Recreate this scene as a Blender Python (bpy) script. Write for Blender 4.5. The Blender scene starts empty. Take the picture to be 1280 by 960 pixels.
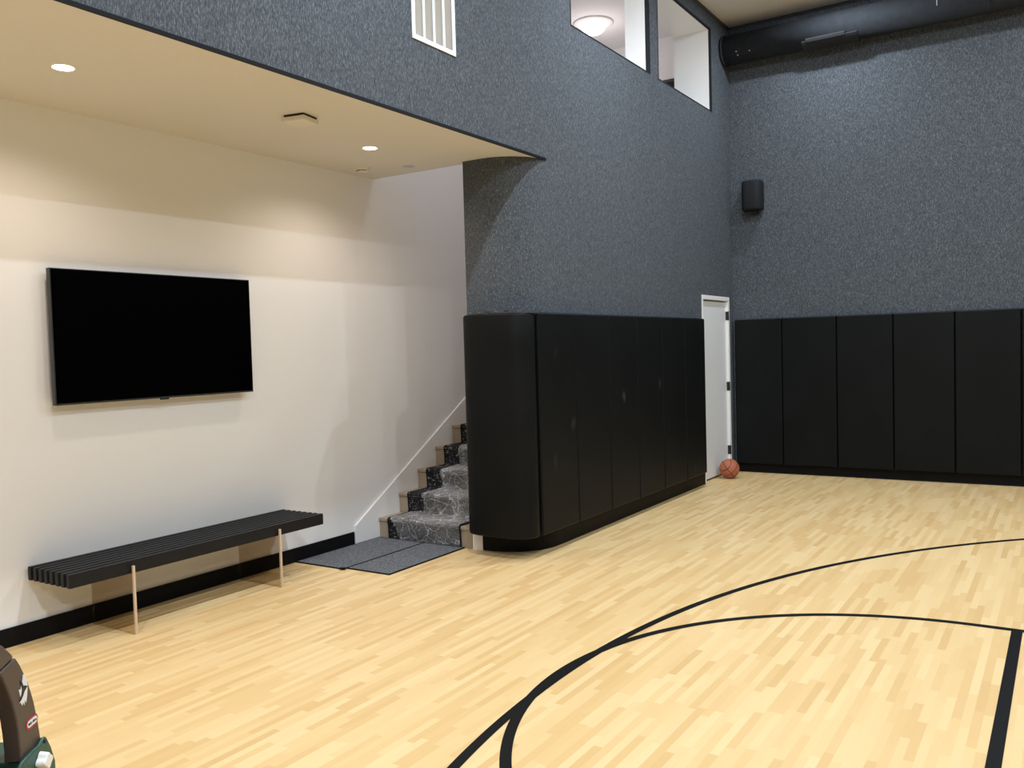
import bpy, bmesh, math, random
from mathutils import Vector, Matrix
random.seed(7)
SC = bpy.context.scene
COL = SC.collection

# ---------------------------------------------------------------- measures
XC, XW, YF = -3.64, -5.25, 10.96       # court wall, alcove wall, far wall
XR, YN = 5.9, -3.4                      # walls behind / right of the camera
HC, HG = 3.22, 5.64                     # alcove ceiling, court ceiling
YA = 5.89                               # front of the rounded wall end
XS = -4.21                              # stair side of the padded wall
HU, YU, XU = 6.0, 11.75, -7.6           # upper hall ceiling, end wall, left wall

# ---------------------------------------------------------------- materials
class NT:
    def __init__(s, name):
        s.m = bpy.data.materials.new(name); s.m.use_nodes = True
        s.t = s.m.node_tree; s.t.nodes.clear()
        s.out = s.n('ShaderNodeOutputMaterial')
    def n(s, typ, **kw):
        nd = s.t.nodes.new(typ)
        for k, v in kw.items():
            if k.startswith('_'): setattr(nd, k[1:], v)
            else: nd.inputs[k.replace('__', ' ')].default_value = v
        return nd
    def l(s, a, b): s.t.links.new(a, b)
    def val(s, x, sock):
        if isinstance(x, (int, float)): sock.default_value = x
        else: s.l(x, sock)
    def math(s, op, a, b=None, c=None, clamp=False):
        nd = s.t.nodes.new('ShaderNodeMath'); nd.operation = op; nd.use_clamp = clamp
        s.val(a, nd.inputs[0])
        if b is not None: s.val(b, nd.inputs[1])
        if c is not None: s.val(c, nd.inputs[2])
        return nd.outputs[0]
    def ramp(s, fac, stops, interp='LINEAR'):
        nd = s.t.nodes.new('ShaderNodeValToRGB'); e = nd.color_ramp.elements
        nd.color_ramp.interpolation = interp
        while len(e) < len(stops): e.new(0.5)
        for i, (p, c) in enumerate(stops):
            e[i].position = p; e[i].color = (*c, 1) if len(c) == 3 else c
        s.l(fac, nd.inputs[0]); return nd.outputs[0]
    def mix(s, fac, a, b, typ='MIX'):
        nd = s.t.nodes.new('ShaderNodeMix'); nd.data_type = 'RGBA'; nd.blend_type = typ
        s.val(fac, nd.inputs[0])
        for x, i in ((a, 6), (b, 7)):
            if isinstance(x, tuple): nd.inputs[i].default_value = (*x, 1)
            else: s.l(x, nd.inputs[i])
        return nd.outputs[2]
    def bsdf(s, color=None, rough=.5, spec=.5, bump=None, bstr=.2, bdist=.01, metal=0.0):
        b = s.n('ShaderNodeBsdfPrincipled')
        b.inputs['Roughness'].default_value = rough if isinstance(rough, (int, float)) else .5
        if not isinstance(rough, (int, float)): s.l(rough, b.inputs['Roughness'])
        b.inputs['Specular IOR Level'].default_value = spec
        b.inputs['Metallic'].default_value = metal
        if isinstance(color, tuple): b.inputs['Base Color'].default_value = (*color, 1)
        elif color is not None: s.l(color, b.inputs['Base Color'])
        if bump is not None:
            bp = s.n('ShaderNodeBump', Strength=bstr, Distance=bdist)
            s.l(bump, bp.inputs['Height']); s.l(bp.outputs[0], b.inputs['Normal'])
        s.l(b.outputs[0], s.out.inputs[0]); return b
    def pos(s):
        return s.n('ShaderNodeNewGeometry').outputs['Position']
    def obj(s):
        return s.n('ShaderNodeTexCoord').outputs['Object']
    def scaled(s, vec, sc):
        mp = s.n('ShaderNodeMapping'); mp.inputs['Scale'].default_value = sc
        s.l(vec, mp.inputs[0]); return mp.outputs[0]
    def noise(s, vec, scale=5, detail=2, rough=.5):
        nd = s.n('ShaderNodeTexNoise', Scale=scale, Detail=detail, Roughness=rough)
        s.l(vec, nd.inputs['Vector']); return nd.outputs[0]

def simple(name, c, rough=.5, spec=.5, var=.06, scale=30, metal=0.0, bstr=.08):
    t = NT(name); nz = t.noise(t.obj(), scale, 3)
    lo = tuple(x*(1-var) for x in c); hi = tuple(min(1, x*(1+var)) for x in c)
    t.bsdf(t.ramp(nz, [(.3, lo), (.7, hi)]), rough, spec, nz, bstr, .002, metal)
    return t.m

M = {}
M['white_wall'] = simple('white_wall_paint', (.84, .84, .845), .75, .25, .01, 120)
M['white_trim'] = simple('white_trim_paint', (.83, .83, .83), .4, .4, .01, 60)
M['door_white'] = simple('white_door_paint', (.74, .76, .78), .45, .4, .012, 60)
M['ceil'] = simple('ceiling_paint', (.71, .69, .66), .8, .2, .01, 90)
M['black_rubber'] = simple('black_rubber_base', (.0045, .0045, .0055), .55, .15, .2, 40)
M['black_wood'] = simple('black_wood', (.0085, .0085, .0095), .5, .25, .25, 50)
M['black_metal'] = simple('black_metal', (.01, .01, .011), .4, .5, .1, 60)
M['duct'] = simple('dark_painted_duct', (.026, .029, .035), .8, .2, .12, 14)
M['grille_dark'] = simple('register_grey', (.04, .043, .05), .5, .4, .1, 60)
M['plastic_white'] = simple('white_plastic', (.72, .69, .62), .45, .4, .02, 60)
M['cover_grey'] = simple('grey_cover_plate', (.5, .5, .56), .5, .4, .02, 60)
M['vent_white'] = simple('white_vent_metal', (.8, .8, .8), .4, .4, .01, 60)
M['slot_dark'] = simple('dark_slot', (.02, .02, .02), .7, .2, .1, 60)
M['speaker'] = simple('speaker_cloth', (.012, .014, .017), .75, .25, .3, 500, bstr=.3)
M['tan_wood'] = simple('tan_primed_step', (.36, .295, .225), .6, .3, .05, 25)
M['green_plastic'] = simple('green_toy_plastic', (.018, .075, .052), .4, .45, .08, 60)
M['brown_plastic'] = simple('brown_toy_plastic', (.085, .062, .052), .48, .4, .08, 200)
M['tyre'] = simple('black_toy_tyre', (.015, .015, .015), .6, .3, .1, 60)
M['toy_white'] = simple('white_toy_plastic', (.85, .84, .8), .4, .45, .01, 60)
M['red'] = simple('red_sticker', (.45, .02, .02), .4, .4, .02, 60)
M['sticker_white'] = simple('white_sticker', (.75, .78, .82), .45, .4, .02, 60)
M['sticker_black'] = simple('black_sticker', (.01, .01, .012), .45, .4, .02, 60)
M['tv_screen'] = simple('tv_glass', (.0004, .0004, .0006), .3, .03, .05, 30, bstr=0)
M['tv_frame'] = simple('tv_bezel', (.03, .034, .038), .35, .5, .05, 30)
M['steel'] = simple('steel', (.35, .35, .36), .35, .5, .05, 30, metal=.9)
M['dark_edge'] = simple('shaded_carpet_edge', (.022, .024, .028), .9, .15, .15, 200)  # carpet edge strips, coloured darker to stand for their shade
M['panel_dark'] = simple('dark_panel_surface', (.02, .018, .018), .4, .4, .2, 10)

def lens(name, col, s):
    t = NT(name); e = t.n('ShaderNodeEmission', Strength=s); e.inputs[0].default_value = (*col, 1)
    t.l(e.outputs[0], t.out.inputs[0]); return t.m
M['lens_warm'] = lens('warm_lamp_lens', (1, .9, .78), 14)
M['lens_hall'] = lens('hall_lamp_glass', (1, .95, .93), 2.2)

def carpet_wall():                       # grey loop carpet hung on the walls: fine upright flecks
    t = NT('grey_wall_carpet'); p = t.pos()
    a = t.noise(t.scaled(p, (190, 190, 48)), 1, 2, .6)
    b = t.noise(t.scaled(p, (420, 420, 160)), 1, 1)
    f = t.math('ADD', t.math('MULTIPLY', a, .7), t.math('MULTIPLY', b, .3))
    c = t.ramp(f, [(.36, (.040, .046, .055)), (.48, (.075, .085, .099)), (.56, (.100, .112, .129)), (.67, (.205, .222, .245))])
    t.bsdf(c, .95, .1, f, .55, .004); return t.m
M['carpet'] = carpet_wall()

def mat_carpet():
    t = NT('grey_mat_carpet'); p = t.pos()
    a = t.noise(t.scaled(p, (190, 110, 190)), 1, 3, .7)
    t.bsdf(t.ramp(a, [(.36, (.035, .038, .046)), (.50, (.115, .122, .138)), (.62, (.28, .29, .31))]), .95, .1, a, .5, .004); return t.m
M['mat'] = mat_carpet()

def pad():
    t = NT('black_vinyl_pad'); p = t.pos()
    nz = t.noise(p, 900, 1); big = t.noise(p, 2.2, 2)
    tot = None
    wob = t.noise(p, 28, 3, .7)
    for (y, z, r, k) in ((6.10, .735, .055, .5), (6.42, 1.02, .06, .55), (7.42, 1.20, .06, .8), (8.27, 1.27, .05, .7), (9.23, .26, .06, .35), (8.6, .34, .05, .3), (6.15, 1.62, .05, .3)):
        sp = t.n('ShaderNodeSeparateXYZ'); t.l(p, sp.inputs[0])
        dy = t.math('DIVIDE', t.math('SUBTRACT', sp.outputs[1], y), r*.8)
        dz = t.math('DIVIDE', t.math('SUBTRACT', sp.outputs[2], z), r*1.3)
        d = t.math('SQRT', t.math('ADD', t.math('MULTIPLY', dy, dy), t.math('MULTIPLY', dz, dz)))
        d = t.math('ADD', d, t.math('MULTIPLY', t.math('SUBTRACT', wob, .5), 2.4))
        s = t.math('MULTIPLY', t.math('SUBTRACT', 1.0, d, clamp=True), k)
        tot = s if tot is None else t.math('ADD', tot, s)
    base = t.ramp(big, [(.3, (.0042, .0049, .0054)), (.7, (.0058, .0067, .0074))])
    c = t.mix(t.math('MULTIPLY', tot, .5, clamp=True), base, (.075, .068, .06))
    t.bsdf(c, .5, .14, nz, .10, .002); return t.m
M['pad'] = pad()

def floor_mat():                         # narrow maple strips running away from the camera, laid in random bond
    t = NT('maple_strip_floor'); p = t.pos()
    sp = t.n('ShaderNodeSeparateXYZ'); t.l(p, sp.inputs[0])
    W, L = .040, .40
    rx = t.math('DIVIDE', sp.outputs[0], W); row = t.math('FLOOR', rx); fx = t.math('FRACT', rx)
    w1 = t.n('ShaderNodeTexWhiteNoise', _noise_dimensions='1D'); t.l(row, w1.inputs['W'])
    ry = t.math('ADD', t.math('DIVIDE', sp.outputs[1], L), t.math('MULTIPLY', w1.outputs[0], 7.0))
    cl = t.math('FLOOR', ry); fy = t.math('FRACT', ry)
    cv = t.n('ShaderNodeCombineXYZ'); t.l(row, cv.inputs[0]); t.l(cl, cv.inputs[1])
    w2 = t.n('ShaderNodeTexWhiteNoise', _noise_dimensions='3D'); t.l(cv.outputs[0], w2.inputs[0])
    tone = t.ramp(w2.outputs[0], [(0, (.64, .42, .185)), (.2, (.68, .46, .21)), (.45, (.715, .50, .24)), (.75, (.74, .53, .265)), (1, (.77, .565, .295))])
    gr = t.noise(t.scaled(p, (260, 7, 1)), 1, 4, .6)
    gv = t.math('ADD', .94, t.math('MULTIPLY', gr, .12))
    cc = t.n('ShaderNodeVectorMath', _operation='SCALE'); t.l(tone, cc.inputs[0]); t.l(gv, cc.inputs['Scale'])
    ex = t.math('MINIMUM', fx, t.math('SUBTRACT', 1.0, fx)); ey = t.math('MINIMUM', fy, t.math('SUBTRACT', 1.0, fy))
    e = t.math('MAXIMUM', t.math('LESS_THAN', ex, .02), t.math('LESS_THAN', ey, .003))
    col = t.mix(t.math('MULTIPLY', e, .10), cc.outputs[0], (.45, .30, .15))
    b = t.bsdf(col, .42, .35); return t.m
M['floor'] = floor_mat()
M['line'] = simple('black_court_paint', (.006, .006, .006), .55, .12, .1, 60)

def runner():                            # black runner with broken whitish weft marks
    t = NT('black_white_runner'); p = t.pos()
    a = t.noise(t.scaled(p, (14, 14, 95)), 1, 4, .75)
    a2 = t.noise(t.scaled(p, (70, 70, 30)), 1, 3, .6)
    f = t.math('ADD', t.math('MULTIPLY', a, .7), t.math('MULTIPLY', a2, .3))
    c = t.ramp(f, [(.50, (.010, .010, .013)), (.56, (.05, .05, .055)), (.63, (.50, .48, .45))])
    t.bsdf(c, .9, .15, f, .4, .005); return t.m
M['runner'] = runner()
M['runner_edge'] = simple('black_runner_binding', (.008, .008, .009), .85, .2, .1, 60)

def wrap():                              # clear crumpled film
    t = NT('clear_plastic_film'); p = t.pos()
    a = t.noise(p, 16, 5, .72); b = t.noise(t.scaled(p, (26, 60, 14)), 1, 4, .7)
    bp = t.n('ShaderNodeBump', Strength=.6, Distance=.03); t.l(t.math('ADD', a, b), bp.inputs['Height'])
    g = t.n('ShaderNodeBsdfGlossy', Roughness=.2); g.inputs[0].default_value = (.95, .96, 1, 1); t.l(bp.outputs[0], g.inputs['Normal'])
    d = t.n('ShaderNodeBsdfDiffuse'); d.inputs[0].default_value = (.66, .65, .65, 1)
    tr = t.n('ShaderNodeBsdfTransparent'); tr.inputs[0].default_value = (.93, .93, .93, 1)
    vm = t.n('ShaderNodeVectorMath', _operation='ADD'); wn = t.n('ShaderNodeTexNoise', Scale=7.0, Detail=3.0); t.l(p, wn.inputs['Vector'])
    sv = t.n('ShaderNodeVectorMath', _operation='SCALE', Scale=.16); t.l(wn.outputs[1], sv.inputs[0])
    t.l(p, vm.inputs[0]); t.l(sv.outputs[0], vm.inputs[1])
    vo = t.n('ShaderNodeTexVoronoi', Scale=9.0, _feature='DISTANCE_TO_EDGE'); t.l(vm.outputs[0], vo.inputs['Vector'])
    crease_glint = t.ramp(vo.outputs[0], [(0.0, (.85,)*3), (.012, (.3,)*3), (.045, (.0,)*3)])  # glints along the creases painted in as pale lines
    haze = t.ramp(t.noise(p, 5, 2), [(.35, (.05,)*3), (.5, (.12,)*3), (.65, (.26,)*3)])
    lw = t.n('ShaderNodeLayerWeight', Blend=.42)
    fac = t.math('ADD', t.math('ADD', haze, crease_glint), t.math('MULTIPLY', t.math('POWER', lw.outputs[1], 2.5), .42), clamp=True)  # sheen at grazing angles mixed in as whitish colour
    m1 = t.n('ShaderNodeMixShader'); t.l(t.math('MULTIPLY', fac, .9), m1.inputs[0]); t.l(tr.outputs[0], m1.inputs[1]); t.l(d.outputs[0], m1.inputs[2])
    m2 = t.n('ShaderNodeMixShader', Fac=.13); t.l(m1.outputs[0], m2.inputs[1]); t.l(g.outputs[0], m2.inputs[2])
    t.l(m2.outputs[0], t.out.inputs[0]); return t.m
M['wrap'] = wrap()

def acrylic():
    t = NT('smoked_clear_acrylic')
    tr = t.n('ShaderNodeBsdfTransparent'); tr.inputs[0].default_value = (.83, .77, .69, 1)
    g = t.n('ShaderNodeBsdfGlossy', Roughness=.03)
    m = t.n('ShaderNodeMixShader', Fac=.035); t.l(tr.outputs[0], m.inputs[1]); t.l(g.outputs[0], m.inputs[2])
    t.l(m.outputs[0], t.out.inputs[0]); return t.m
M['acrylic'] = acrylic()
M['acrylic_edge'] = simple('polished_acrylic_edge', (.62, .47, .33), .25, .6, .03, 30)

def ball_mat():
    t = NT('basketball_leather'); sp = t.n('ShaderNodeSeparateXYZ'); t.l(t.obj(), sp.inputs[0])
    R = .12; x, y, z = (t.math('DIVIDE', sp.outputs[i], R) for i in range(3))
    s1 = t.math('ABSOLUTE', x); s2 = t.math('ABSOLUTE', z)
    s3 = t.math('ABSOLUTE', t.math('SUBTRACT', t.math('ABSOLUTE', x), t.math('ADD', .56, t.math('MULTIPLY', t.math('MULTIPLY', z, z), .22))))
    m = t.math('MINIMUM', t.math('MINIMUM', s1, s2), s3)
    seam = t.math('LESS_THAN', m, .028)
    v = t.n('ShaderNodeTexVoronoi', Scale=260); t.l(t.obj(), v.inputs['Vector'])
    b = t.math('SUBTRACT', v.outputs[0], t.math('MULTIPLY', seam, 2.0))
    t.bsdf(t.mix(seam, (.42, .125, .065), (.02, .012, .01)), .55, .4, b, .3, .002); return t.m
M['ball'] = ball_mat()

# ---------------------------------------------------------------- mesh helpers
def link(o, parent=None):
    COL.objects.link(o)
    if parent is not None: o.parent = parent
    return o
class B:
    """collects shapes and links them as ONE mesh object"""
    def __init__(s): s.b = bmesh.new()
    def box(s, x0, x1, y0, y1, z0, z1, mi=0):
        vs = [s.b.verts.new(c) for c in ((x0,y0,z0),(x1,y0,z0),(x1,y1,z0),(x0,y1,z0),(x0,y0,z1),(x1,y0,z1),(x1,y1,z1),(x0,y1,z1))]
        for q in ((0,3,2,1),(4,5,6,7),(0,1,5,4),(1,2,6,5),(2,3,7,6),(3,0,4,7)):
            f = s.b.faces.new([vs[i] for i in q]); f.material_index = mi
        return s
    def obox(s, c, ax, ay, az, hx, hy, hz, mi=0):
        c = Vector(c); vs = []
        for k in (-1, 1):
            for i, j in ((-1,-1),(1,-1),(1,1),(-1,1)):
                vs.append(s.b.verts.new(c + ax*hx*i + ay*hy*j + az*hz*k))
        for q in ((0,3,2,1),(4,5,6,7),(0,1,5,4),(1,2,6,5),(2,3,7,6),(3,0,4,7)):
            s.b.faces.new([vs[i] for i in q]).material_index = mi
        return s
    def prism(s, pts, f0, f1, mi=0, smooth=False):
        """pts: 2D outline, f0/f1: 2D -> 3D for both ends"""
        a = [s.b.verts.new(f0(*p)) for p in pts]; c = [s.b.verts.new(f1(*p)) for p in pts]
        n = len(pts)
        s.b.faces.new(a[::-1]).material_index = mi; s.b.faces.new(c).material_index = mi
        for i in range(n):
            f = s.b.faces.new((a[i], a[(i+1) % n], c[(i+1) % n], c[i])); f.material_index = mi; f.smooth = smooth
        return s
    def cyl(s, p0, p1, r0, r1=None, n=24, mi=0, caps=True):
        r1 = r0 if r1 is None else r1
        p0, p1 = Vector(p0), Vector(p1); d = (p1-p0).normalized()
        a = d.orthogonal().normalized(); b = d.cross(a)
        A, C2 = [], []
        for i in range(n):
            t = 2*math.pi*i/n; o = a*math.cos(t)+b*math.sin(t)
            A.append(s.b.verts.new(p0+o*r0)); C2.append(s.b.verts.new(p1+o*r1))
        for i in range(n):
            f = s.b.faces.new((A[i], A[(i+1) % n], C2[(i+1) % n], C2[i])); f.smooth = True; f.material_index = mi
        if caps:
            s.b.faces.new(A[::-1]).material_index = mi; s.b.faces.new(C2).material_index = mi
        return s
    def lathe(s, prof, n=32, c=(0,0,0), mi=0, sx=1, sy=1):
        c = Vector(c); rings = []
        for r, z in prof:
            if r < 1e-6: rings.append([s.b.verts.new(c+Vector((0,0,z)))])
            else: rings.append([s.b.verts.new(c+Vector((r*sx*math.cos(2*math.pi*i/n), r*sy*math.sin(2*math.pi*i/n), z))) for i in range(n)])
        for A, D in zip(rings, rings[1:]):
            for i in range(n):
                j = (i+1) % n
                q = [A[0], D[j], D[i]] if len(A) == 1 else ([A[i], A[j], D[0]] if len(D) == 1 else [A[i], A[j], D[j], D[i]])
                f = s.b.faces.new(q); f.smooth = True; f.material_index = mi
        return s
    def build(s, name, mats, parent=None, bevel=0, seg=2, loc=None, rot=None, recalc=True, origin=None):
        if recalc: bmesh.ops.recalc_face_normals(s.b, faces=s.b.faces[:])
        if origin is not None:
            for v in s.b.verts: v.co -= Vector(origin)
        me = bpy.data.meshes.new(name); s.b.to_mesh(me); s.b.free()
        for m in (mats if isinstance(mats, (list, tuple)) else [mats]): me.materials.append(m)
        o = bpy.data.objects.new(name, me); link(o, parent)
        if origin is not None: o.location = origin
        if loc: o.location = loc
        if rot: o.rotation_euler = rot
        if bevel:
            md = o.modifiers.new('bevel', 'BEVEL'); md.width = bevel; md.segments = seg; md.limit_method = 'ANGLE'; md.angle_limit = math.radians(40)
            md.harden_normals = False
            for p in me.polygons: p.use_smooth = True
            w = o.modifiers.new('wn', 'WEIGHTED_NORMAL'); w.keep_sharp = False
        return o
def tag(o, label, cat, group=None):
    o['label'] = label; o['category'] = cat
    if group: o['group'] = group
    return o
def struct(o): o['kind'] = 'structure'; return o
def thing(name, label, cat, loc=(0,0,0), rotz=0, group=None):
    o = bpy.data.objects.new(name, None); o.empty_display_size = .1; COL.objects.link(o)
    o.location = loc; o.rotation_euler = (0, 0, rotz); return tag(o, label, cat, group)
def copy_thing(o, loc, label):
    c = o.copy(); COL.objects.link(c); c.location = loc; c['label'] = label
    for ch in list(o.children):
        d = ch.copy(); COL.objects.link(d); d.parent = c
        for g in list(ch.children):
            e = g.copy(); COL.objects.link(e); e.parent = d
    return c

# ================================================================ SETTING
struct(B().box(XU, XR, YN-.1, YU, -.12, 0).build('floor', M['floor']))
struct(B().box(XC-.45, XR+.1, YN-.1, YF+.1, HG, HG+.12).build('ceiling', M['ceil']))
struct(B().box(XW, XC-.004, YN, 5.97, HC-.004, HC+.10).box(XS, XC-.004, 5.97, 6.30, HC-.004, HC+.10).build('ceiling_alcove', M['ceil']))
struct(B().box(XU, XC-.45, 5.97, YU, HU, HU+.1).build('ceiling_upper_hall', M['white_wall']))
# white alcove wall, continuing up beside the stair to the landing edge
struct(B().box(XW-.12, XW, YN-.1, YU, 0, 3.9).build('wall_left', M['white_wall']))
struct(B().box(XU-.1, XU, YN, YU, 3.9, HU).build('wall_upper_left', M['white_wall']))
struct(B().box(XU, XC, YU, YU+.1, 0, HU).build('wall_upper_end', M['white_wall']))
struct(B().box(XU, XC-.45, 5.87, 5.97, HC+.1, HU).build('wall_upper_near', M['white_wall']))
struct(B().box(XU, XW-.12, 5.97, YU, 3.8, 3.9).build('floor_upper_hall', M['white_wall']))
struct(B().box(XC-.6, XR+.1, YF, YF+.12, 0, HG).build('wall_far', M['carpet']))
struct(B().box(XR, XR+.1, YN-.1, YF, 0, HG).build('wall_right', M['carpet']))
struct(B().box(XW-.12, XR, YN-.1, YN, 0, HG).build('wall_near', M['carpet']))

# court wall: carpeted, with the rounded end, the bulkhead over the alcove, the door and window openings
WIN = [(6.76, 8.47, 4.45, 5.45), (8.675, 10.31, 4.45, 5.45)]
DOOR = (9.83, 10.81, 0.0, 2.235)
VENT = (4.585, 5.025, 3.75, 4.55)
def court_wall():
    w = B()
    # rounded end, plan outline extruded
    R = .40; cx, cy = XC-R, YA+R
    pts = [(XS, 6.45), (XS, YA)] + [(cx+R*math.sin(a), cy-R*math.cos(a)) for a in [math.radians(d) for d in range(0, 91, 5)]] + [(XC, 6.45)]
    n0 = len(w.b.faces)
    w.prism(pts, lambda x, y: (x, y, 0), lambda x, y: (x, y, HC), 0)
    w.b.faces.ensure_lookup_table()
    for f in w.b.faces:
        c = f.calc_center_median()
        if abs(c.x-XS) < .01: f.material_index = 1
    # bulkhead strip above the alcove and the wall with openings (front face x=XC, thickness T)
    holes = [(WIN[0][0], WIN[1][1], WIN[0][2], WIN[0][3]), DOOR]
    w.box(XC-.27, XC, WIN[0][1], WIN[1][0], WIN[0][2], WIN[0][3], 0)
    def grid(y0, y1, z0, z1, T, holes):
        ys = sorted({y0, y1, *[h[0] for h in holes], *[h[1] for h in holes]}); zs = sorted({z0, z1, *[h[2] for h in holes], *[h[3] for h in holes]})
        ys = [y for y in ys if y0 <= y <= y1]; zs = [z for z in zs if z0 <= z <= z1]
        solid = lambda i, j: 0 <= i < len(ys)-1 and 0 <= j < len(zs)-1 and not any(h[0] <= (ys[i]+ys[i+1])/2 <= h[1] and h[2] <= (zs[j]+zs[j+1])/2 <= h[3] for h in holes)
        F = lambda a, mi: setattr(w.b.faces.new([w.b.verts.new(p) for p in a]), 'material_index', mi)
        a, b = XC, XC-T
        for i in range(len(ys)-1):
            for j in range(len(zs)-1):
                if not solid(i, j): continue
                p, q, r, s = ys[i], ys[i+1], zs[j], zs[j+1]
                F([(a,p,r),(a,q,r),(a,q,s),(a,p,s)], 0); F([(b,p,r),(b,p,s),(b,q,s),(b,q,r)], 1)
                if not solid(i-1, j): F([(a,p,r),(a,p,s),(b,p,s),(b,p,r)], 1)
                if not solid(i+1, j): F([(a,q,r),(b,q,r),(b,q,s),(a,q,s)], 1)
                if not solid(i, j-1): F([(a,p,r),(b,p,r),(b,q,r),(a,q,r)], 1)
                if not solid(i, j+1): F([(a,p,s),(a,q,s),(b,q,s),(b,p,s)], 1)
    grid(YN, 6.45, HC, HG, .16, [VENT])
    grid(6.45, YF, 0, HG, .45, holes)
    return struct(w.build('wall_court', [M['carpet'], M['white_wall']], recalc=False))
wc = court_wall()
bm_ = bmesh.new(); bm_.from_mesh(wc.data)
# normals of the prism part
bmesh.ops.recalc_face_normals(bm_, faces=[f for f in bm_.faces if f.calc_center_median().z < HC+.001 and f.calc_center_median().y < 6.46]); bm_.to_mesh(wc.data); bm_.free()
struct(B().box(XS, XC-.45, 6.45, YU, 0, 3.6).build('wall_stair', M['white_wall']))
struct(B().box(XC-.006, XC+.004, YN, 6.275, HC-.011, HC+.011).build('trim_1', M['line']))   # dark edge bead of the bulkhead
struct(B().box(XC-.02, XC+.012, YN, YF, HG-.03, HG).build('trim_2', M['carpet']))
struct(B().box(XC, XR, YF-.012, YF, HG-.03, HG).build('trim_3', M['carpet']))
# window openings with carpet-wrapped outer edge, its shade put into the colour, and white reveals
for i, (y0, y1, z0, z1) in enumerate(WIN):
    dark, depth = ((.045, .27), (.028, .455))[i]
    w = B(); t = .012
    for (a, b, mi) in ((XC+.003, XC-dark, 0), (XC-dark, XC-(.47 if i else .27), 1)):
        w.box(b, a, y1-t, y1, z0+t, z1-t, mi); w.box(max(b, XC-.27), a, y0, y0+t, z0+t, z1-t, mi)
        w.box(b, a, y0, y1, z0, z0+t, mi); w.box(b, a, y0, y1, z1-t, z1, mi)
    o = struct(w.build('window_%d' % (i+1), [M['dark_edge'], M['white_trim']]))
# black rubber bases
R = .412; cx, cy = XC-.40, YA+.40
def base_strip():
    w = B(); outer = [(XS+.10, YA-.012)] + [(cx+R*math.sin(math.radians(d)), cy-R*math.cos(math.radians(d))) for d in range(0, 91, 6)] + [(XC+.012, 9.82)]
    inner = [(XS+.10, YA)] + [(cx+.4*math.sin(math.radians(d)), cy-.4*math.cos(math.radians(d))) for d in range(0, 91, 6)] + [(XC, 9.82)]
    n = len(outer)
    for i in range(n-1):
        q = [outer[i], outer[i+1], inner[i+1], inner[i]]
        w.prism(q, lambda x, y: (x, y, 0), lambda x, y: (x, y, .16))
    return w
struct(base_strip().build('baseboard_court', M['black_rubber']))
struct(B().box(XW, XW+.014, YN, 5.55, 0, .114).build('baseboard_left', M['black_rubber'], bevel=.004))
struct(B().box(XC+.02, XR, YF-.012, YF, 0, .115).build('baseboard_far', M['black_rubber']))
struct(B().box(XS-.002, XS+.10, YA-.014, YA, 0, .175).build('trim_4', M['white_trim']))
# stair skirt board on the white wall
def skirt():
    w = B(); y0 = 5.56; sl = .598
    prof = [(y0, 0), (y0, .165), (y0+.015, .172), (9.0, .172+sl*(9.0-y0-.015)), (9.0, .172+sl*(9.0-y0-.015)-.5), (y0+.3, 0)]
    w.prism(prof, lambda y, z: (XW, y, z), lambda y, z: (XW+.018, y, z))
    return struct(w.build('trim_5', M['white_trim'], bevel=.003))
skirt()

# door in the court wall
d = bpy.data.objects.new('door_1', None); COL.objects.link(d); struct(d)
y0, y1, z0, z1 = DOOR
B().box(XC-.14, XC+.004, y0-.002, y0+.05, 0, z1).box(XC-.14, XC+.004, y1-.05, y1+.002, 0, z1).box(XC-.14, XC+.004, y0+.05, y1-.05, z1-.05, z1).build('door_frame', M['white_trim'], d, bevel=.003)
B().box(XC-.075, XC-.03, y0+.053, y1-.053, .025, z1-.062).build('door_panel', M['door_white'], d, bevel=.002)
for z in (2.0, 1.11, .30):
    B().box(XC-.03, XC+.007, y1-.055, y1-.043, z-.055, z+.055).cyl((XC+.008, y1-.049, z-.058), (XC+.008, y1-.049, z+.058), .0065, n=12).build('hinge', M['black_metal'], d)
B().box(XC-.16, XC-.141, y0, y1, 0, z1).build('door_backing', M['slot_dark'], d)

# court markings painted on the floor
def band(w, cx, cy, r, a0, a1, wd=.05, n=96, z=.0012):
    P = []
    for i in range(n+1):
        a = math.radians(a0+(a1-a0)*i/n)
        P.append([w.b.verts.new((cx+rr*math.cos(a), cy+rr*math.sin(a), z)) for rr in (r-wd/2, r+wd/2)])
    for A, C2 in zip(P, P[1:]): w.b.faces.new((A[0], A[1], C2[1], C2[0]))
def flat(w, x0, x1, y0, y1, z=.0012):
    w.b.faces.new([w.b.verts.new(p) for p in ((x0,y0,z),(x1,y0,z),(x1,y1,z),(x0,y1,z))])
w = B(); CY = 3.828
band(w, 3.708, CY, 5.893, 115, 245, .05, 160)
band(w, -.446, CY, 1.764, 90, 270, .05, 128, .0016)
flat(w, -.446, XR-.02, CY+1.764-.025, CY+1.764+.025, .0020); flat(w, -.446, XR-.02, CY-1.764-.025, CY-1.764+.025, .0020)
flat(w, -.279, -.224, CY-1.764, CY+1.764, .0024)
for f in w.b.faces: f.normal_update()
struct(w.build('floor_markings', M['line']))

# ================================================================ WALL PADS
def flat_pad(name, label, x0, x1, y0, y1, z0, z1, axis, group, joins):
    cx_, cy_ = (x0+x1)/2, (y0+y1)/2
    th = thing(name, label, 'wall pad', (cx_, cy_, z0), 0, group)
    hx, hy, H = (x1-x0)/2, (y1-y0)/2, z1-z0
    g = .0035
    if axis == 'x': B().box(-hx, hx, -hy+g, hy-g, 0, H).build('cushion', M['pad'], th, bevel=.014, seg=3)
    else: B().box(-hx+g, hx-g, -hy, hy, 0, H).build('cushion', M['pad'], th, bevel=.014, seg=3)
    return th
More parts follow.
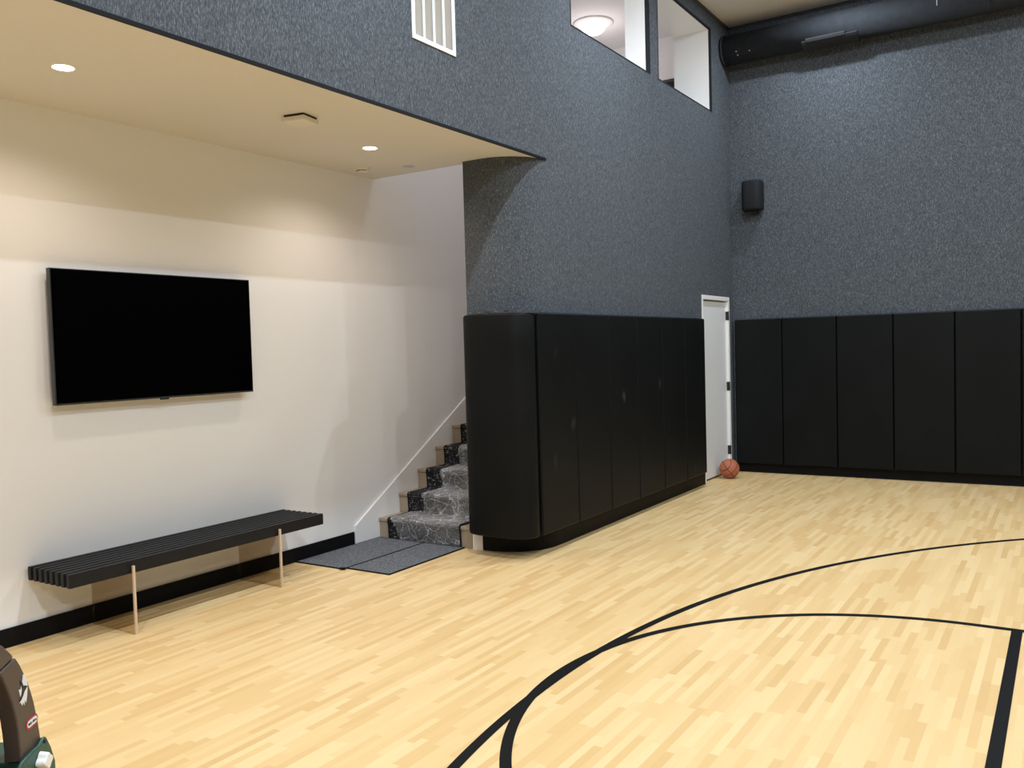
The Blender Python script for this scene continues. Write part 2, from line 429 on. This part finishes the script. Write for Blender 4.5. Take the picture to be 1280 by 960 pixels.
# nailing lip along the top as a part of each pad
def lip(th, axis, L, H, back):
    w = B()
    if axis == 'x': w.box(back, back+.05, -L/2+.004, L/2-.004, H-.004, H+.012)
    else: w.box(-L/2+.004, L/2-.004, back-.05, back, H-.004, H+.012)
    w.build('nailing_lip', M['lip'], th)
    for k in (-.31, .02, .33):
        s = B()
        if axis == 'x': s.cyl((back+.035, k*L, H+.011), (back+.035, k*L, H+.015), .005, n=10)
        else: s.cyl((k*L, back-.035, H+.011), (k*L, back-.035, H+.015), .005, n=10)
        s.build('screw', M['steel'], th)
M['lip'] = simple('grey_backing_lip', (.05, .055, .062), .5, .4, .2, 60)
PB, PT = .172, 1.945
edges = [5.880, 6.493, 7.122, 7.741, 8.362, 8.985, 9.60]
names = ['first flat black wall pad beyond the curved corner pad, scuffed low down',
         'second flat black wall pad from the curved corner pad, scuffed at its left edge',
         'third flat black wall pad from the curved corner pad, pale handprint at its middle',
         'fourth flat black wall pad from the curved corner pad, small scuff at its edge',
         'fifth flat black wall pad from the curved corner pad, next to last',
         'flat black wall pad nearest the white door, on the wall with the windows']
for k in range(6):
    y0, y1 = edges[k], edges[k+1]
    th = flat_pad('wall_pad', names[k], XC+.035, XC+.118, y0, y1, PB, PT, 'x', 'black pads on the window wall', None)
    lip(th, 'x', y1-y0, PT-PB, -.0765)
fx = [-3.60, -3.005, -2.357, -1.727, -1.085, -.440, .20, .84, 1.48, 2.12]
lab2 = ['black pad in the far corner of the far wall, behind the basketball', 'second black pad from the corner on the far wall',
        'third black pad from the corner on the far wall', 'fourth black pad from the corner on the far wall',
        'fifth and last full black pad on the far wall, towards the right edge',
        'black pad on the far wall cut off by the right edge of the view']
for k in range(6):
    th = flat_pad('wall_pad', lab2[k], fx[k], fx[k+1], YF-.085, YF-.004, .122, 1.945, 'y', 'black pads on the far wall', None)
    lip(th, 'y', fx[k+1]-fx[k], 1.945-.122, .0405)

# curved corner pad: thick cushion wrapped round the end of the wall
def curved_pad():
    th = thing('corner_pad', 'tall curved black pad wrapped round the end of the padded wall beside the stairs', 'wall pad', (-3.85, 5.87, PB))
    def rounded(P, n=6):
        return P
    out = [(-4.205, 5.868), (-4.165, 5.775), (-4.125, 5.715), (-4.09, 5.690), (-4.03, 5.675)]
    out += [(-3.80, 5.660), (-3.70, 5.663)]
    c = (-3.685, 5.825); r = .160
    out += [(c[0]+r*math.sin(math.radians(a)), c[1]-r*math.cos(math.radians(a))) for a in range(8, 91, 9)]
    out += [(-3.527, 5.833), (-3.545, 5.842), (-3.56, 5.85), (-3.75, 5.866)]
    sub = []
    w = B(); H = PT-PB
    levels = [(0.0, .018), (.006, .006), (.02, 0), (.3, 0), (.6, 0), (.9, 0), (1.2, 0), (1.5, 0), (H-.02, 0), (H-.006, .006), (H, .018)]
    cxm = sum(p[0] for p in out)/len(out); cym = sum(p[1] for p in out)/len(out)
    rings = []
    for z, ins in levels:
        ring = []
        for (x, y) in out:
            v = Vector((cxm-x, cym-y)); v = v.normalized()*ins if ins else Vector((0, 0))
            ring.append(w.b.verts.new((x+v.x+3.85, y+v.y-5.87, z)))
        rings.append(ring)
    n = len(out)
    for A, C2 in zip(rings, rings[1:]):
        for i in range(n):
            f = w.b.faces.new((A[i], A[(i+1) % n], C2[(i+1) % n], C2[i])); f.smooth = True
    w.b.faces.new(rings[0][::-1]); w.b.faces.new(rings[-1])
    w.build('cushion', M['pad'], th)
    # lip of backing board and staples showing over the top edge
    w = B()
    pts = [(x*.985-.055, y+.02) for x, y in out[:len(out)-4]]
    fr = [(p[0]+.01, p[1]+.02) for p in out[3:-4]]
    for a, b in zip(fr, fr[1:]):
        q = [a, b, (b[0]-.01, b[1]+.05), (a[0]-.01, a[1]+.05)]
        w.prism(q, lambda x, y: (x+3.85, y-5.87, H-.004), lambda x, y: (x+3.85, y-5.87, H+.012))
    w.build('nailing_lip', M['lip'], th)
    for (x, y) in ((-4.06, 5.72), (-3.97, 5.72), (-3.88, 5.70), (-3.80, 5.70), (-3.70, 5.70), (-3.62, 5.76)):
        B().box(x+3.85-.018, x+3.85+.018, y-5.87, y-5.87+.01, H+.010, H+.020).build('staple', M['steel'] if random.random() < .4 else M['slot_dark'], th)
    return th
curved_pad()
# filler block between the curved wall end and the first flat pad
w = B(); pts = [(-3.75, 5.90), (-3.61, 5.90), (-3.61, 6.30), (XC, 6.29)] + [(cx+.4*math.sin(math.radians(d)), cy-.4*math.cos(math.radians(d))) for d in range(84, 40, -8)]
w.prism(pts, lambda x, y: (x, y, .19), lambda x, y: (x, y, 1.93)); struct(w.build('trim_6', M['black_wood']))

# ================================================================ STAIRS
def stairs():
    th = thing('staircase', 'tan painted steps climbing between the white wall and the padded wall', 'stairs', (-4.72, 5.87, 0))
    x0, x1 = XW+.019+4.72, XS-.004+4.72
    N = 9; run = .285; rise = .183
    for k in range(N):
        zt = rise*(k+1); y = k*run
        B().box(x0, x1, y+.0, y+.02, rise*k+(.0 if k == 0 else .002), zt-.031).build('riser', M['tan_wood'], th, bevel=.002)
        B().box(x0, x1, y-.012, y+run+.018, zt-.030, zt).build('tread', M['tan_wood'], th, bevel=.005)
    return run, rise, N
RUN, RISE, NST = stairs()
def runner_path(off):
    P = [(5.87-.0-.004-off, .012)]
    for k in range(NST):
        y = 5.87+k*RUN; zt = RISE*(k+1)
        P += [(y-.004-off, RISE*k+.03 if k else .03), (y-.010-off, zt-.045), (y-.016-off, zt-.022), (y-.014-off, zt-.004+off*.6), (y-.002, zt+.003+off), (y+.05, zt+.003+off), (y+RUN-.05, zt+.003+off), (y+RUN-.012-off, zt+.006+off)]
    return P
def strip(w, P, x0, x1, nx=1, jit=0, thick=.004):
    rows = []
    for (y, z) in P:
        rows.append([w.b.verts.new((x0+(x1-x0)*i/nx, y+random.uniform(-jit, jit)*.6, z+random.uniform(0, jit))) for i in range(nx+1)])
    for A, C2 in zip(rows, rows[1:]):
        for i in range(nx):
            f = w.b.faces.new((A[i], A[i+1], C2[i+1], C2[i])); f.smooth = jit > 0
def dense(P, st=.022):
    Q = []
    for a, b in zip(P, P[1:]):
        n = max(1, int(math.dist(a, b)/st))
        Q += [(a[0]+(b[0]-a[0])*i/n, a[1]+(b[1]-a[1])*i/n) for i in range(n)]
    return Q+[P[-1]]
rn = thing('stair_runner', 'black stair runner with broken white marks, down the middle of the tan steps', 'carpet runner', (0, 0, 0))
RX0, RX1 = -5.118, -4.318
w = B(); P = runner_path(.005); strip(w, P, RX0+.012, RX1-.012)
o = w.build('pile', M['runner'], rn); md = o.modifiers.new('s', 'SOLIDIFY'); md.thickness = .006; md.offset = 0
for xa, xb in ((RX0, RX0+.014), (RX1-.014, RX1)):
    w = B(); strip(w, runner_path(.006), xa, xb); o = w.build('binding', M['runner_edge'], rn); md = o.modifiers.new('s', 'SOLIDIFY'); md.thickness = .008; md.offset = 0
# clear plastic film crumpled over the runner (wider at the bottom step)
w = B(); Q = dense(runner_path(.016), .045)
rows = []
for (y, z) in Q:
    first = y < 6.13 and z < .24
    a = (RX0+.045 if z > .17 else RX0+.15-.09*z/.17) if first else RX0+.185
    a += .012*math.sin(z*40+y*22)
    b = RX1-.005
    rows.append([w.b.verts.new((a+(b-a)*i/30, y-random.uniform(0, .004), z+random.uniform(0, .005))) for i in range(31)])
for A, C2 in zip(rows, rows[1:]):
    for i in range(30):
        w.b.faces.new((A[i], A[i+1], C2[i+1], C2[i])).smooth = True
o = w.build('plastic_film', M['wrap']); tag(o, 'crumpled clear plastic film laid over the stair runner', 'plastic sheet')

# floor mats at the foot of the stairs
def mat(label, x0, x1, y0, y1, z=0, fold=False):
    t = thing('floor_mat', label, 'mat', ((x0+x1)/2, (y0+y1)/2, z), 0, 'grey mats before the stairs')
    hx, hy = (x1-x0)/2, (y1-y0)/2
    B().box(-hx+.008, hx-.008, -hy+.008, hy-.008, 0.0005, .009).build('pile', M['mat'], t)
    B().box(-hx, hx, -hy, -hy+.009, 0.0005, .0095).box(-hx, hx, hy-.009, hy, 0.0005, .0095).box(-hx, -hx+.009, -hy, hy, 0.0005, .0095).box(hx-.009, hx, -hy, hy, 0.0005, .0095).build('binding', M['runner_edge'], t)
mat('grey carpet mat against the white wall at the foot of the stairs', XW+.016, -4.715, 4.86, 5.862)
mat('grey carpet mat nearer the padded wall at the foot of the stairs', -4.712, -4.285, 4.895, 5.862)
tag(B().obox((-4.72, 4.858, .014), Vector((.9, .4, 0)).normalized(), Vector((-.4, .9, 0)).normalized(), Vector((0, .1, 1)).normalized(), .028, .016, .004).build('tape_scrap', M['black_rubber'], bevel=.003), 'small folded dark scrap at the joint between the two floor mats', 'scrap')

# ================================================================ TELEVISION
tv = thing('television', 'large black flat screen television mounted on the white wall', 'television', (XW, 3.68, 1.40))
B().box(.052, .088, -.757, .757, 0, .835).build('housing', M['tv_frame'], tv, bevel=.003)
B().box(.0881, .0905, -.750, .750, .012, .829).build('screen', M['tv_screen'], tv)
B().box(.012, .052, -.55, .55, .09, .62).build('back_cover', M['black_metal'], tv, bevel=.006)
B().box(0, .012, -.3, .3, .2, .55).build('wall_bracket', M['black_metal'], tv)
B().box(.07, .0895, -.03, .03, -.010, .002).build('sensor_bump', M['black_metal'], tv, bevel=.002)

# ================================================================ BENCH
bn = thing('bench', 'black slatted bench on clear smoked acrylic panels under the television', 'bench', (-5.0, 3.74, 0))
NS = 8; xb, xf = XW+.022, -4.79
for k in range(NS):
    c = xb+.0165+(xf-xb-.033)*k/(NS-1)
    B().box(c+5.0-.0165, c+5.0+.0165, -1.0, 1.0, .372, .453).build('slat', M['black_wood'], bn, bevel=.003)
for y in (3.13, 4.29):
    w = B().box(-5.215+5, -4.779+5, y-3.74-.0065, y-3.74+.0065, 0, .371)
    w.box(-4.7795+5, -4.766+5, y-3.74-.0068, y-3.74+.0068, 0, .421, 1)
    w.build('leg', [M['acrylic'], M['acrylic_edge']], bn)
for y in (-.85, 0, .85):
    B().box(xb+5.0+.01, xf+5.0-.035, y-.012, y+.012, .385, .43).build('spacer', M['black_wood'], bn)

# ================================================================ CEILING FIXTURES
def downlight(label, y):
    t = thing('recessed_light', label, 'ceiling light', (-4.468, y, HC), 0, 'round recessed lights in the low ceiling')
    B().lathe([(.058, -.001), (.060, -.006), (.072, -.005), (.076, 0)], 40).build('trim_ring', M['plastic_white'], t)
    B().lathe([(0, -.004), (.05, -.0045), (.0585, -.003)], 40).build('lens', M['lens_warm'], t)
    return t
downlight('round recessed light over the left part of the television, nearest the camera', 2.66)
downlight('round recessed light towards the stairs, near the smoke detector', 5.05)
t = thing('ceiling_sensor', 'small square white box mounted on the low ceiling, with a dark gap above it', 'ceiling fixture', (-4.215, 4.10, HC), math.radians(12))
B().box(-.085, .085, -.085, .085, -.050, -.018).build('cover', M['plastic_white'], t, bevel=.006)
B().box(-.075, .075, -.075, .075, -.018, 0).build('mount', M['slot_dark'], t)
t = thing('smoke_detector', 'small round white smoke detector beside the white wall', 'smoke detector', (-4.98, 5.53, HC))
B().lathe([(0, -.045), (.035, -.044), (.048, -.036), (.056, -.018), (.062, -.012), (.064, 0)], 36).build('body', M['plastic_white'], t)
for a in range(-60, 61, 20):
    r = math.radians(a-80)
    B().obox((.047*math.cos(r), .047*math.sin(r), -.034), Vector((-math.sin(r), math.cos(r), 0)), Vector((math.cos(r), math.sin(r), 0)), Vector((0, 0, 1)), .0055, .004, .003).build('vent_slot', M['slot_dark'], t)
tag(B().lathe([(0, -.007), (.05, -.0065), (.055, -.003), (.056, 0)], 36).build('cover_plate', M['cover_grey'], loc=(-4.66, 5.74, HC)), 'small round flat grey cover on the low ceiling near the stairwell', 'ceiling cover')

# air return vent in the bulkhead
y0, y1, z0, z1 = VENT
t = thing('air_vent', 'white slatted air vent high in the grey carpeted wall', 'vent', (XC, (y0+y1)/2, z0))
hy = (y1-y0)/2; H = z1-z0
B().box(0, .008, -hy-.02, -hy+.012, -.02, H+.02).box(0, .008, hy-.012, hy+.02, -.02, H+.02).box(0, .008, -hy+.012, hy-.012, -.02, .012).box(0, .008, -hy+.012, hy-.012, H-.012, H+.02).build('frame', M['vent_white'], t, bevel=.002)
for k in range(1, 4):
    yy = -hy+2*hy*k/4
    B().box(-.003, .007, yy-.008, yy+.008, .012, H-.012).build('divider', M['vent_white'], t)
w = B(); nz = int(H/.011)
for k in range(nz):
    z = .014+k*.011
    w.obox((-.012, 0, z), Vector((.75, 0, .66)), Vector((0, 1, 0)), Vector((-.66, 0, .75)), .008, hy-.004, .001)
w.build('louvers', M['vent_white'], t)
B().box(-.05, -.04, -hy, hy, 0, H).build('duct_back', M['grille_dark'], t)

# big round duct along the far wall
DY, DZ, DR = 10.755, 5.29, .18
du = thing('air_duct', 'large round black air duct running along the top of the far wall', 'duct', (XC+.01, DY, DZ))
L = XR-XC-.02
w = B().cyl((0.0, 0, 0), (L, 0, 0), DR, n=64); w.build('pipe', M['duct'], du)
for x in (.01, 2.9, 5.8):
    B().cyl((x-.008 if x > .1 else 0, 0, 0), (x+.02, 0, 0), DR+.006, n=64).build('joint_band', M['duct'], du)
def on_duct(name, x0, x1, a0, a1, dr, m):
    w = B(); n = 10; ins = []
    for rr in (DR-.002, DR+dr):
        ins.append([[w.b.verts.new((x, rr*math.cos(math.radians(a0+(a1-a0)*i/n)), rr*math.sin(math.radians(a0+(a1-a0)*i/n)))) for x in (x0, x1)] for i in range(n+1)])
    for i in range(n):
        w.b.faces.new((ins[1][i][0], ins[1][i+1][0], ins[1][i+1][1], ins[1][i][1]))
    for e in (0, n):
        w.b.faces.new((ins[0][e][0], ins[0][e][1], ins[1][e][1], ins[1][e][0]))
    for s in (0, 1):
        for i in range(n): w.b.faces.new((ins[0][i][s], ins[0][i+1][s], ins[1][i+1][s], ins[1][i][s]))
    w.build(name, m, du)
on_duct('register_collar', .98, 1.60, 222, 275, .022, M['duct'])
on_duct('register_face', 1.03, 1.47, 214, 224, .028, M['grille_dark'])
for (x, a) in ((.20, 205), (.36, 212), (.21, 220)):
    on_duct('paint_chip', x, x+.012, a, a+3.5, .0005, M['cover_grey'])
on_duct('paint_chip', 2.42, 2.428, 168, 196, .0005, M['cover_grey'])

# wall speaker
sp = thing('wall_speaker', 'small black speaker mounted high on the far wall near the corner', 'speaker', (-3.335, YF, 3.30))
w = B(); n = 28
prof = []
for i in range(n+1):
    a = math.pi*i/n; cxx = math.cos(a); s_ = math.sin(a)
    prof.append((.128*math.copysign(abs(cxx)**.55, cxx), -.05-.16*abs(s_)**.6))
prof = [(.128, -.045)]+prof+[(-.128, -.045)]
ring = []
for z, k in ((0, .90), (.012, .96), (.03, 1), (.33, 1), (.352, .97), (.366, .92)):
    ring.append([w.b.verts.new((x*k, -.045+(y+.045)*k, z)) for x, y in prof])
for A, C2 in zip(ring, ring[1:]):
    for i in range(len(A)): w.b.faces.new((A[i], A[(i+1) % len(A)], C2[(i+1) % len(A)], C2[i])).smooth = True
w.b.faces.new(ring[0][::-1]); w.b.faces.new(ring[-1])
w.build('cabinet', M['speaker'], sp)
B().box(-.03, .03, -.05, -.002, .08, .26).box(-.02, .05, -.12, -.002, -.035, .0).build('bracket', M['black_metal'], sp, bevel=.004)

# upper hall lamp and dark framed panel for an object of unclear kind
lx, ly = -5.38, 10.64
t = thing('dome_ceiling_light', 'glowing white dome lamp on the ceiling seen through the left opening', 'ceiling light', (lx, ly, HU))
B().lathe([(.27, 0), (.27, -.012), (.255, -.02), (.16, -.022)], 48).build('canopy', M['white_wall'], t)
B().lathe([(.165, -.02), (.168, -.06), (.15, -.10), (.11, -.135), (.06, -.155), (0, -.16)], 48).build('shade', M['lens_hall'], t)
t = thing('dark_panel', 'dark framed panel glimpsed through the right opening', 'picture', (-4.55, YU, 4.9))
B().box(-.30, .30, -.03, 0, 0, .50).build('frame', M['panel_dark'], t, bevel=.005)
B().box(-.26, .26, -.032, -.03, .04, .46).build('panel_face', M['slot_dark'], t)

# ================================================================ BASKETBALL
b = bmesh.new(); bmesh.ops.create_uvsphere(b, u_segments=64, v_segments=32, radius=.12)
for f in b.faces: f.smooth = True
me = bpy.data.meshes.new('basketball'); b.to_mesh(me); b.free(); me.materials.append(M['ball'])
bb = link(bpy.data.objects.new('basketball', me)); bb.location = (-3.513, 10.34, .1205); bb.rotation_euler = (.55, .75, .9)
tag(bb, 'orange basketball with black seams on the floor in front of the white door', 'ball')

# ================================================================ TOY CAR
U = Vector((-.55, .84, 0)).normalized(); Nn = Vector((U.y, -U.x, 0))
ca = bpy.data.objects.new('toy_car', None); COL.objects.link(ca)
tag(ca, 'green and brown plastic ride-on toy car at the lower left corner', 'toy car')
P0 = Vector((-2.655, 1.344, 0))
ca.matrix_world = Matrix(((U.x, -Nn.x, 0, P0.x), (U.y, -Nn.y, 0, P0.y), (0, 0, 1, 0), (0, 0, 0, 1)))
# local axes: x = towards the rear, y = across the car (away from the viewer), z = up.  (rotation is proper: x cross y = z)
WC = .44
outer = [(.114, .470), (.112, .498), (.105, .54), (.096, .579), (.087, .617), (.075, .653), (.058, .695), (.038, .732), (.020, .763), (0.0, .790)]
inner = [(-.003, .470), (-.001, .503), (-.006, .56), (-.013, .606), (-.029, .661), (-.051, .713), (-.070, .750), (-.084, .774)]
for side in (0, 1):
    for end in (0, 1):
        pts = outer + inner[::-1]
        if end: pts = [(-.42-x, z) for x, z in pts]
        w = B(); ya, yb = (0, .052) if side == 0 else (WC-.052, WC)
        w.prism(pts, lambda x, z: (x, ya+.0, z), lambda x, z: (x, yb, z))
        pl_ = w.build('roof_pillar', M['brown_plastic'], ca, bevel=.006, seg=3)
        if side == 0 and end == 0: pillar = pl_
# roof
def roofp():
    o = [(0.0, .792), (-.015, .808), (-.034, .826), (-.055, .845), (-.076, .860), (-.11, .876), (-.16, .886), (-.21, .888)]
    o = o+[(-.42-x, z) for x, z in o[::-1][1:]]
    i = [(-.086, .776), (-.10, .792), (-.13, .806), (-.21, .812)]
    i = i+[(-.42-x, z) for x, z in i[::-1][1:]]
    return o + i[::-1]
B().prism(roofp(), lambda x, z: (x, 0, z), lambda x, z: (x, WC, z)).build('roof', M['brown_plastic'], ca, bevel=.012, seg=3)
# body tub
w = B()
side_prof = [(-.60, .20), (-.60, .40), (-.57, .455), (-.42, .475), (-.35, .47), (-.30, .40), (-.10, .40), (-.045, .46), (-.02, .480), (.03, .487), (.075, .488), (.103, .500), (.118, .497), (.142, .455), (.163, .40), (.166, .30), (.15, .20), (.12, .14), (.05, .11), (-.55, .11)]
w.prism(side_prof, lambda x, z: (x, -.016, z), lambda x, z: (x, -.001, z))
w.prism(side_prof, lambda x, z: (x, WC+.002, z), lambda x, z: (x, WC+.022, z))
lowp = [(x, min(z, .465)) for x, z in side_prof]
w.box(.005, .155, -.002, WC+.002, .15, .468); w.box(-.59, -.36, -.002, WC+.002, .15, .45); w.box(-.59, .15, -.002, WC+.002, .11, .15)
w.build('body', M['green_plastic'], ca, bevel=.008, seg=3)
B().box(-.10, .004, .03, WC-.03, .15, .24).box(-.02, .004, .06, WC-.06, .24, .46).build('seat', M['green_plastic'], ca, bevel=.01)
B().cyl((-.30, WC/2, .47), (-.285, WC/2, .485), .09, n=28).build('steering_wheel', M['tyre'], ca)
for x in (.03, -.46):
    for y in (-.045, WC+.045):
        B().cyl((x, y-.03, .095), (x, y+.03, .095), .095, n=36).build('wheel', M['tyre'], ca, bevel=.01)
        B().cyl((x, y-.034, .095), (x, y+.034, .095), .04, n=24).build('hub', M['toy_white'], ca)
# fuel cap (white, lobed) and bolt
w = B()
lob = [(.026*(1+.14*math.cos(4*a))*math.cos(a), .026*(1+.14*math.cos(4*a))*math.sin(a)) for a in [2*math.pi*i/40 for i in range(40)]]
w.prism(lob, lambda x, z: (.070+x, -.016, .441+z), lambda x, z: (.070+x*.85, -.046, .441+z*.85), smooth=True)
w.build('fuel_cap', M['toy_white'], ca, bevel=.004)
B().cyl((.103, -.016, .488), (.103, -.020, .488), .006, n=12).build('bolt', M['sticker_black'], ca)
# stickers on the pillar
def sticker(pts, y, name, m, parent):
    w = B(); w.prism(pts, lambda x, z: (x, y, z), lambda x, z: (x, y-.0008, z)); return w.build(name, m, parent)
w = B()
blob = [(.030,.728),(.040,.722),(.046,.708),(.052,.690),(.050,.672),(.046,.655),(.040,.636),(.034,.648),(.030,.632),(.024,.645),(.018,.636),(.010,.650),(.004,.648),(.012,.662),(.008,.676),(.004,.690),(.014,.688),(.020,.700),(.026,.712)]
sticker(blob, -.0003, 'goose_sticker', M['sticker_white'], ca)
goose = [(.012,.716),(.018,.713),(.024,.704),(.028,.694),(.040,.690),(.050,.684),(.042,.680),(.032,.674),(.024,.664),(.014,.656),(.004,.652),(.008,.662),(.016,.672),(.020,.684),(.018,.698)]
sticker(goose, -.0012, 'goose_silhouette', M['sticker_black'], ca)
def stadium(cx, cz, hl, r, ang, n=12):
    P = []
    for s in (1, -1):
        for i in range(n+1):
            a = -math.pi/2+math.pi*i/n + (0 if s == 1 else math.pi)
            P.append((s*hl+r*math.cos(a), r*math.sin(a)))
    c, s_ = math.cos(ang), math.sin(ang)
    return [(cx+x*c-z*s_, cz+x*s_+z*c) for x, z in P]
LA = math.radians(2); LC = (.066, .566)
badge = sticker(stadium(*LC, .017, .0165, LA), -.0003, 'badge', M['red'], ca)
sticker(stadium(*LC, .017, .0105, LA), -.0012, 'badge_panel', M['sticker_white'], badge)
cu = bpy.data.curves.new('lettering', 'FONT'); cu.body = 'little tikes'; cu.size = .0115; cu.align_x = 'CENTER'; cu.align_y = 'CENTER'; cu.extrude = .0003; cu.offset = .0004
tmp = bpy.data.objects.new('lettering', cu)
me = bpy.data.meshes.new_from_object(tmp); me.materials.clear(); me.materials.append(M['sticker_black']); bpy.data.objects.remove(tmp)
tx = link(bpy.data.objects.new('lettering', me), badge)
tx.location = (LC[0], -.0022, LC[1]); tx.rotation_euler = (math.pi/2, -LA, 0)

# ================================================================ LIGHTS
def area(name, loc, r, power, col, spread=180):
    l = bpy.data.lights.new(name, 'AREA'); l.shape = 'DISK'; l.size = 2*r; l.energy = power; l.color = col; l.spread = math.radians(spread)
    o = bpy.data.objects.new(name, l); COL.objects.link(o); o.location = loc; return o
for x in (-2.3, .53, 3.38):
    for y in (-2.8, .5, 3.83, 7.13, 9.9):
        area('court_lamp', (x, y, HG-.015), .075, 78*(.55 if y > 9 else 1)*(1.3 if x < 0 else .95), (.82, .915, 1.0))
for y in (-2.1, .27, 2.66, 5.05):
    l = bpy.data.lights.new('alcove_lamp', 'SPOT'); l.energy = 45; l.color = (1, .83, .69); l.spot_size = math.radians(150); l.spot_blend = .7; l.shadow_soft_size = .045
    o = bpy.data.objects.new('alcove_lamp', l); COL.objects.link(o); o.location = (-4.468, y, HC-.012)
l = bpy.data.lights.new('hall_lamp', 'POINT'); l.energy = 13; l.color = (1, .86, .84); l.shadow_soft_size = .12
o = bpy.data.objects.new('hall_lamp', l); COL.objects.link(o); o.location = (lx, ly, HU-.55)
area('stairwell_fill', (-4.65, 7.0, HU-.01), .30, 15, (1, .92, .93), 120)  # unseen lamp added to brighten the stairwell wall
wd = bpy.data.worlds.new('world'); SC.world = wd; wd.use_nodes = True
wd.node_tree.nodes['Background'].inputs[0].default_value = (.5, .55, .6, 1); wd.node_tree.nodes['Background'].inputs[1].default_value = .02

# ================================================================ CAMERA
yaw, pitch, roll = .571246213, -.0417683690, -.0280662678
f = Vector((-math.sin(yaw)*math.cos(pitch), math.cos(yaw)*math.cos(pitch), math.sin(pitch)))
r0 = Vector((math.cos(yaw), math.sin(yaw), 0)); u0 = r0.cross(f)
r_ = r0*math.cos(roll)+u0*math.sin(roll); u_ = -r0*math.sin(roll)+u0*math.cos(roll)
cd = bpy.data.cameras.new('camera'); cam = bpy.data.objects.new('camera', cd); COL.objects.link(cam)
cd.sensor_width = 36; cd.lens = 1086.34/1280*36; cd.clip_start = .05
cam.matrix_world = Matrix(((r_.x, u_.x, -f.x, 0), (r_.y, u_.y, -f.y, 0), (r_.z, u_.z, -f.z, 1.675), (0, 0, 0, 1)))
SC.camera = cam
vs = SC.view_settings; vs.view_transform = 'Standard'; vs.look = 'None'; vs.gamma = 1; vs.use_curve_mapping = False; vs.exposure = 0.0
SC.cycles.max_bounces = 8; SC.cycles.transparent_max_bounces = 12; SC.cycles.diffuse_bounces = 5
